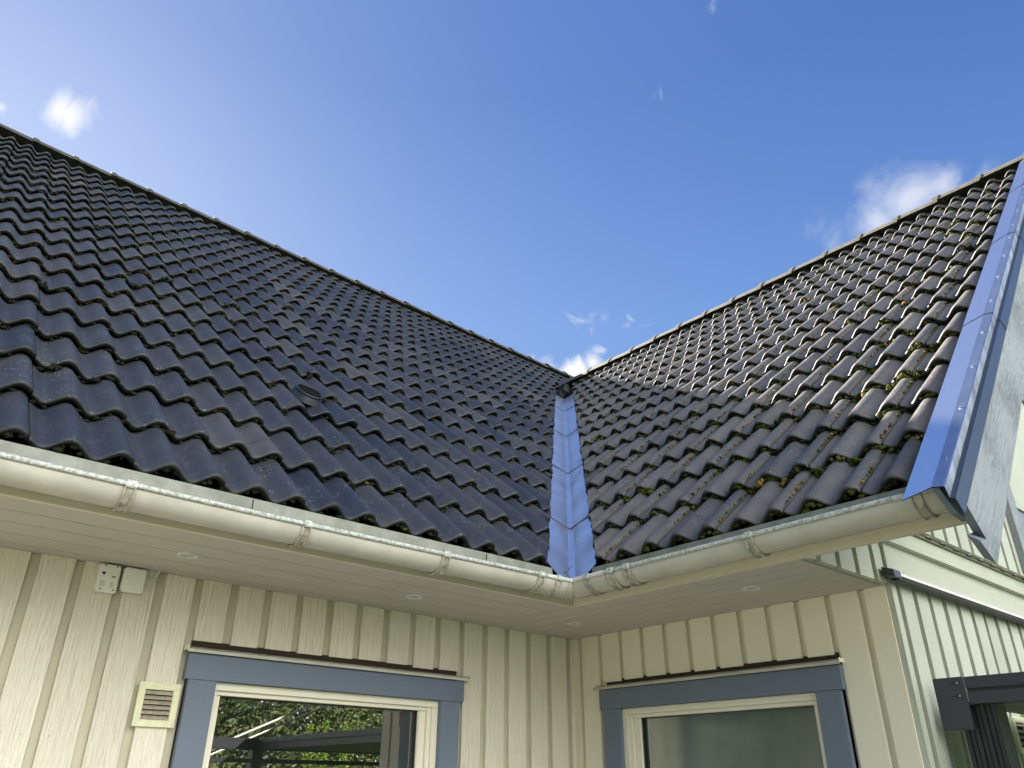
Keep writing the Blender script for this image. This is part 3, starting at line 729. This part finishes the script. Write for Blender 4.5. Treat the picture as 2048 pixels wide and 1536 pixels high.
# eave apron behind the gutters
ap = MB()
ap.prism([(-4.8, -.732, .134), (-4.8, -.735, .09), (-4.8, -.737, .035), (-4.8, -.733, .035), (-4.8, -.731, .088), (-4.8, -.728, .134)], (0, 0, 0), (4.8-.86, 0, 0), 'apron')
for x in (-2.30, -3.6, -1.25): ap.box(x-.001, x+.001, -.7375, -.7345, .05, .13, 'hole')
ap.build('eave_apron', gx)
ap = MB()
ap.prism([(-.732, -.86, .134), (-.735, -.86, .09), (-.737, -.86, .035), (-.733, -.86, .035), (-.731, -.86, .088), (-.728, -.86, .134)], (0, 0, 0), (0, -2.43+.86, 0), 'apron')
ap.build('eave_apron', gy_)

# ------------------------------------------------------------------ fixtures on the wall and soffit
def downlight(x, y, label):
    t = tag(empty('downlight', (x, y, 0)), label, 'light', 'recessed soffit lights')
    mb = MB(); rs = [(.026, -.0005), (.028, -.004), (.036, -.005), (.0385, -.003), (.039, .001)]
    mb.sweep(lambda q: [(q[0]*math.cos(2*math.pi*i/32), q[0]*math.sin(2*math.pi*i/32), q[1]) for i in range(32)], rs, 'white_lamp', closed=True)
    mb.build('trim_ring', t)
    m2 = MB(); m2.poly([(.0265*math.cos(2*math.pi*i/32), .0265*math.sin(2*math.pi*i/32), -.0012) for i in range(32)], [list(range(32))], 'lens'); m2.build('lens', t)
downlight(-2.358, -.348, 'round white soffit light above the two junction boxes')
downlight(-1.334, -.334, 'round white soffit light above the middle of the reflecting window')
downlight(-.353, -.361, 'round soffit light in the inner corner of the eaves')
downlight(-.371, -1.440, 'round soffit light above the dim grey window')
# junction boxes
jb = tag(empty('sensor_box', (-2.533, -.0065, -.058)), 'white plastic box with four screws and slots high on the wall', 'electrical box')
mb = MB(); mb.box(-.038, .038, -.034, 0, -.053, .051, 'white_plastic', bev=.004); mb.build('housing', jb)
for (a, z) in ((-.020, .045), (.022, .045), (-.020, -.043), (.025, -.043)):
    mb = MB(); mb.tube((a, -.0335, z), (a, -.0355, z), .0028, 'hole', 10); mb.build('screw', jb)
mb = MB(); mb.tube((-.021, -.0335, .016), (-.021, -.0360, .016), .0052, 'hole', 14); mb.build('sensor_eye', jb)
mb = MB()
for a in (-.026, -.021, -.016, -.011, .010, .015, .020): mb.box(a-.0008, a+.0008, -.0346, -.0338, -.034, -.012, 'louvre')
mb.box(.010, .024, -.0346, -.0338, .002, .009, 'louvre'); mb.build('slots', jb)
j2 = tag(empty('junction_box', (-2.441, -.0065, -.052)), 'plain white rounded plastic box with a cable leaving its upper corner', 'electrical box')
mb = MB(); mb.box(-.042, .042, -.036, 0, -.046, .046, 'white_plastic', bev=.006); mb.build('housing', j2)
mb = MB(); pr = None
for i in range(13):
    a = i/12; p = Vector((.040+.055*a, -.010-.006*math.sin(a*3.1), .014-.012*math.sin(a*3.1)+.022*a*a*a*2))
    if pr is not None: mb.tube(pr, p, .0032, 'white_plastic', 8)
    pr = p
mb.build('cable', j2)
def wall_vent(loc, label, rz=0, n=6):
    t = tag(empty('wall_vent', loc), label, 'vent'); t.rotation_euler = (0, 0, rz)
    mb = MB()
    s, w, d = .077, .052, -.014
    for (a0, a1, z0, z1) in ((-s, s, w, s), (-s, s, -s, -w), (-s, -w, -w, w), (w, s, -w, w)): mb.box(a0, a1, d, 0, z0, z1, 'vent_metal', bev=.0012)
    mb.build('vent_frame', t)
    mb = MB(); mb.box(-w, w, -.002, 0, -w, w, 'hole'); mb.build('duct', t)
    for i in range(n):
        mb = MB(); z = w-.009-i*2*w/n
        mb.prism([(-w, -.003, z+.007), (-w, -.016, z-.006), (-w, -.017, z-.008), (-w, -.0155, z-.008), (-w, -.002, z+.004)], (0, 0, 0), (2*w, 0, 0), 'louvre'); mb.build('louvre', t)
    for a in (-.066, .066):
        for z in (-.066, .066):
            mb = MB(); mb.tube((a, -.0135, z), (a, -.0165, z), .003, 'steel', 10); mb.build('screw', t)
    return t
wall_vent((-2.254, -.0065, -.487), 'square cream louvred vent grille beside the reflecting window')
wall_vent((1.01, -1.863, -.53), 'yellowish louvred vent grille on the gable wall behind the dark awning', n=4)

# small upper gable window with grey surround
gwn = empty('gable_window'); gwn.parent = house; gwn['label'] = 'gable window with grey weathered surround'
mb = MB()
for (x0, x1, z0, z1) in ((1.43, 1.55, .27, 1.6), (2.5, 2.62, .27, 1.6), (1.43, 2.62, 1.6005, 1.72)):
    mb.box(x0, x1, -1.985, -1.953, z0, z1, 'barge', bev=.002)
mb.build('window_trim', gwn)
mb = MB(); mb.box(1.551, 2.499, -1.975, -1.953, .66, .70, 'gable_hboard'); mb.box(1.551, 1.60, -1.975, -1.953, .70, 1.6, 'gable_board'); mb.box(1.60, 2.45, -1.968, -1.953, .70, 1.6, 'gable_board'); mb.box(1.551, 2.499, -1.962, -1.953, .27, .659, 'barge_end'); mb.build('window_frame', gwn)

# ------------------------------------------------------------------ pergola beside the gable
pg = tag(empty('pergola', (.12, -1.95, HB)), 'charcoal metal pergola beside the gable wall with a screwed end plate', 'pergola')
def PB(): return MB()
def pbuild(mb, name, par=None):
    o = mb.build(name, par or pg)
    if par is None: o.location = -pg.location
    return o
mb = PB()      # main beam along -Y with grooved face
mb.box(.125, .20, -4.3, -2.0075, -.406, -.363, 'black', bev=.002); mb.box(.133, .20, -4.3, -2.0075, -.417, -.4065, 'blackmatte'); mb.box(.125, .20, -4.3, -2.0075, -.462, -.4175, 'black', bev=.002)
bm_ = pbuild(mb, 'beam')
mb = PB(); mb.box(.116, .1245, -2.0078, -1.893, -.552, -.362, 'black', bev=.003); ep = pbuild(mb, 'end_plate')
for z in (-.385, -.432):
    m2 = MB(); m2.tube((.1165, -1.985, z), (.1115, -1.985, z), .0075, 'black', 14); m2.tube((.112, -1.985, z), (.110, -1.985, z), .0035, 'steel', 8); m2.build('screw', ep)
    m2 = MB(); m2.box(.1145, .1165, -1.975, -1.955, z-.001, z+.001, 'hole'); m2.build('slot', ep)
mb = PB()      # fluted post under the beam
for i in range(7): mb.box(.150+.004*(i % 2), .26, -2.085+i*.019, -2.069+i*.019, HB, -.4625, 'blackmatte', bev=.002)
pbuild(mb, 'post')
mb = PB(); mb.box(.20, 3.2, -4.30, -4.22, -.462, -.363, 'black', bev=.003); mb.box(-2.2, .124, -4.30, -4.22, -.462, -.363, 'black', bev=.003); pbuild(mb, 'beam')
mb = PB(); mb.box(-2.2, 3.2, -4.29, -4.24, -.57, -.535, 'black', bev=.003); pbuild(mb, 'rail')
mb = PB(); mb.box(.10, .20, -4.32, -4.21, HB, -.4625, 'black', bev=.003); pbuild(mb, 'post')
mb = PB(); mb.box(3.1, 3.2, -4.32, -4.21, HB, -.4625, 'black', bev=.003); pbuild(mb, 'post')
mb = PB(); mb.box(.215, 3.1, -4.2, -1.93, -.452, -.446, 'apron'); pbuild(mb, 'roof_panel')
mb = PB(); mb.tube((.30, -2.03, -.80), (.75, -2.33, -.47), .018, 'black', 12); pbuild(mb, 'brace')
mb = PB(); mb.box(.46, .50, -2.17, -2.11, -.71, -.66, 'blackmatte', bev=.006); pbuild(mb, 'strap')
# white cantilever bars beyond it (seen in the window)
aw = tag(empty('parasol_arm', (-1.2, -4.6, -.9)), 'pair of slanting white bars reflected in the left window', 'parasol')
mb = MB(); mb.tube((0, 0, 0), (2.6, .1, 1.15), .011, 'white_bar'); mb.build('bar', aw)
mb = MB(); mb.tube((.02, 0, -.05), (2.6, .1, 1.08), .009, 'white_bar'); mb.build('bar', aw)

# ------------------------------------------------------------------ garden seen in the glass
gd = MB(); gd.poly([(-300, -300, -2.4), (300, -300, -2.4), (300, 300, -2.4), (-300, 300, -2.4)], [(0, 1, 2, 3)], 'lawn'); tag(gd.build('lawn'), kind='structure')
pv = MB(); pv.box(-7, -.0, -7.5, -.05, -2.46, -2.396, 'ground'); tag(pv.build('patio_paving'), kind='structure')
def foliage(n, cx, cy, cz, rx, ry, rz, size, m, cone=False, lumps=9, seed=0):
    rs = np.random.default_rng(seed); L_ = [(rs.normal(0, .55, 3)) for _ in range(lumps)]; mb = MB()
    for i in range(n):
        if cone:
            h = rs.random()**.8; r = (1-h)*(.75+.25*rs.random())+.04; a = rs.random()*2*math.pi; p = np.array([math.cos(a)*r, math.sin(a)*r, h*2-1])
        else:
            c = L_[rs.integers(lumps)]; d = rs.normal(0, 1, 3); d /= np.linalg.norm(d); p = c*.9+d*(.34+.2*rs.random())
        P0 = np.array([cx+p[0]*rx, cy+p[1]*ry, cz+p[2]*rz]); a = rs.normal(0, 1, 3); a /= np.linalg.norm(a); b = np.cross(a, rs.normal(0, 1, 3)); b /= np.linalg.norm(b)
        s = size*(.6+.8*rs.random())
        mb.poly([P0, P0+a*s+b*s*.35, P0+a*s*1.9, P0+a*s-b*s*.35], [(0, 1, 2, 3)], m)
    return mb
trees = [(1.0, -13.5, 2.6, 'leaf', 'loose green garden tree reflected at the left of the window', 1.7), (3.6, -14.5, 3.4, 'leaf_dark', 'tall dark garden tree reflected in the middle of the window', 2.0),
         (6.4, -15.0, 3.6, 'leaf', 'yellowish green garden tree reflected in the window', 2.2), (9.6, -15.5, 3.8, 'leaf_dark', 'dark garden tree reflected at the right of the window', 2.4), (-1.8, -14.0, 3.0, 'leaf_dark', 'dark garden tree at the far end of the hedge line', 2.0), (5.0, -17.5, 4.4, 'leaf_dark', 'tallest dark garden tree behind the others', 3.2), (1.4, -17.5, 4.0, 'leaf', 'light green garden tree behind the loose green one', 2.8),
         (11, -20, 6.0, 'leaf_dark', 'far dark tree at the right end of the garden', 3.6), (7.5, -21, 6.4, 'leaf', 'far tall green tree at the back of the garden', 3.6), (3.2, -21, 6.0, 'leaf_dark', 'far dark tree at the back of the garden', 3.6), (-1.5, -20, 5.8, 'leaf', 'far green tree at the left end of the garden', 3.4),
         (-12, -13, 5.0, 'leaf_dark', 'broad dark garden tree beyond the patio corner', 3.0), (-14, -8.8, 5.4, 'leaf', 'broad green garden tree far beyond the patio', 3.0), (-14.5, -4.5, 5.5, 'leaf_dark', 'dark garden tree at the end of the lawn nearest the long wing', 3.2)]
for i, (x, y, h, m, lab, r) in enumerate(trees):
    t = tag(empty('tree', (x, y, -2.4)), lab, 'tree', 'garden trees')
    foliage(10500, 0, 0, h*.62, r, r, h*.55, .078, m, lumps=22, seed=i).build('crown', t)
    mb = MB(); mb.tube((0, 0, 0), (.05, .03, h*.55), .13, 'bark', 10, r1=.07)
    for k in range(5):
        a = k*1.3; mb.tube((.03, .02, h*(.3+.05*k)), (math.cos(a)*.6*r*.6, math.sin(a)*.6*r*.6, h*(.6+.06*k)), .05, 'bark', 8, r1=.015)
    mb.build('trunk', t)
for i, (x, h, lab) in enumerate(((4.72, 2.72, 'bright green conical thuja, the left of the three in the reflection'), (5.05, 2.82, 'bright green conical thuja, tallest and middle of the three'), (5.52, 2.74, 'bright green conical thuja, the right of the three in the reflection'))):
    t = tag(empty('thuja', (x, -12, -2.4)), lab, 'conifer', 'young thujas')
    foliage(2600, 0, 0, h/2, .24, .24, h/2, .03, 'thuja', True, seed=40+i).build('crown', t)
    mb = MB(); mb.tube((0, 0, 0), (0, 0, h*.6), .03, 'bark', 8, r1=.01); mb.build('trunk', t)

# ------------------------------------------------------------------ moss
ICO = None
def ico():
    global ICO
    if ICO is None:
        bm = bmesh.new(); bmesh.ops.create_icosphere(bm, subdivisions=2, radius=1)
        ICO = (np.array([v.co[:] for v in bm.verts]), np.array([[v.index for v in f.verts] for f in bm.faces])); bm.free()
    return ICO
class Moss:
    def __init__(s): s.V = []; s.F = []; s.M = []; s.b = 0
    def clump(s, P, ax, sz, mi, rs):
        V, F = ico(); k = 1+rs.normal(0, .22, len(V)); Q = V*k[:, None]*np.array(sz)
        s.V.append(P+Q@ax); s.F.append(F+s.b); s.M.append(np.full(len(F), mi)); s.b += len(V)
    def build(s, name, label):
        V = np.concatenate(s.V); F = np.concatenate(s.F); me = bpy.data.meshes.new(name); me.from_pydata(V.tolist(), [], F.tolist())
        for k in ('moss_dark', 'moss', 'moss_orange'): me.materials.append(M[k])
        me.polygons.foreach_set('material_index', np.concatenate(s.M)); me.polygons.foreach_set('use_smooth', [True]*len(F))
        o = bpy.data.objects.new(name, me); S.collection.objects.link(o); o['label'] = label; o['kind'] = 'stuff'; o['category'] = 'moss'; return o
def grow(name, label, O, u, v, n, ucrest, joint, K, us, ok, dens, green, orange, seed, joints=True):
    ms = Moss(); rs = np.random.default_rng(seed); ax = np.stack([u, v, n])
    ul, uh = us
    w0 = math.floor((ul-ucrest)/WV); w1 = math.ceil((uh-ucrest)/WV)
    for k in range(0, K):
        v0 = k*CL
        nzk = CL if k else 0
        for w in range(w0, w1):
            for q in range(7):
                uu = ucrest+(w+(q+rs.random())/7)*WV
                if not ok(uu, v0): continue
                pat = noise.noise((uu*1.7, v0*1.7, seed))*.5+noise.noise((uu*9, v0*9, seed+3))*.8
                ph = ((uu-ucrest)/WV) % 1; trough = math.exp(-((ph-.5)/.2)**2)
                h = float(hprof(np.array([uu]), ucrest)[0])
                # crumbs filling the dark joint under the tile nose
                if rs.random() < .62*dens:
                    g = 1 if rs.random() < green*.5 else 0
                    ms.clump(O+u*uu+v*(v0+.003+rs.normal(0, .002))+n*(h-.033+rs.normal(0, .003)), ax, (rs.uniform(.006, .016)*(.8+.25*dens), rs.uniform(.004, .008)*(.8+.25*dens), rs.uniform(.004, .009)*(.8+.25*dens)), g, rs)
                if k == 0 and rs.random() < .8:
                    r = rs.uniform(.004, .011)
                    ms.clump(O+u*uu+v*(v0+.008)+n*(h-.030-r*.4), ax, (r*rs.uniform(.7, 1.5), r*.8, r), 0, rs)
                # cushions
                if k and rs.random() < dens*(.04+.15*trough)*max(0, 1+2.6*pat):
                    g = 1 if rs.random() < green else 0
                    if rs.random() < orange: g = 2
                    r = rs.uniform(.009, .024)*(1+.3*trough)
                    for _ in range(rs.integers(5, 13)):
                        g_ = g if rs.random() < .75 else 0
                        ms.clump(O+u*(uu+rs.normal(0, r*.75))+v*(v0-.004-r*.25+rs.normal(0, r*.4))+n*(h-.038+r*.25+abs(rs.normal(0, r*.35))), ax, (r*rs.uniform(.22, .5), r*rs.uniform(.22, .5), r*rs.uniform(.25, .55)), g_, rs)
        if joints:
            j0 = math.floor((ul-joint)/.3); j1 = math.ceil((uh-joint)/.3)
            for j in range(j0, j1+1):
                uu = joint+j*.3; s = .02
                while s < CL-.03:
                    s += rs.uniform(.010, .05)
                    if ok(uu, v0+s) and rs.random() < .5*dens and noise.noise((uu*3, (v0+s)*5, seed+9)) > -.15:
                        r = rs.uniform(.002, .007); g = 2 if rs.random() < orange*1.5 else (1 if rs.random() < green else 0)
                        ms.clump(O+u*(uu-.001+rs.normal(0, .002))+v*(v0+s)+n*(float(hprof(np.array([uu]), ucrest)[0])-s*TILT+r*.25), ax, (r, r*1.3, r*.9), g, rs)
    return ms.build(name, label)
grow('moss', 'dark green moss lining the tile edges of the shaded slope', OL, uL, vL, nL, -.9453, jL, 17, (-4.2, 3.2),
     lambda uu, vv: (uu < -EV+vv*CT-CUT-.02), .8, .06, .0, 21, False)
grow('moss', 'yellow green and orange moss tufts along the sunlit tile edges', OR, uR, vR, nR, 1.0595, jR, 16, (-3.0, 2.34),
     lambda uu, vv: (-uu < -EV+vv*CT-CUT-.02) and vv < 5.5 and uu < 2.345, 1.9, .8, .12, 22, True)
# debris under the corner and a twig
tw = tag(empty('twig', (-.86, -.83, .07)), 'thin dry twig hanging over the gutter corner', 'twig')
mb = MB(); mb.tube((-.02, .0, .03), (-.02, -.035, -.01), .0012, 'dark_brown', 6); mb.tube((-.02, -.035, -.01), (-.045, -.03, -.085), .0010, 'dark_brown', 6, r1=.0005); mb.tube((-.01, .01, .02), (.03, -.0, .06), .0012, 'dark_brown', 6); mb.build('stem', tw)
db = Moss(); rs = np.random.default_rng(5)
for _ in range(90):
    a = rs.random()*.22; p = np.array([-.80-a, -.79+rs.normal(0, .008), .045+rs.normal(0, .006)]) if rs.random() < .5 else np.array([-.79+rs.normal(0, .008), -.80-a, .045+rs.normal(0, .006)])
    db.clump(p, np.eye(3), rs.uniform(.004, .011, 3), 0, rs)
db.build('leaf_debris', 'dark rotted leaf litter in the gutter corner')
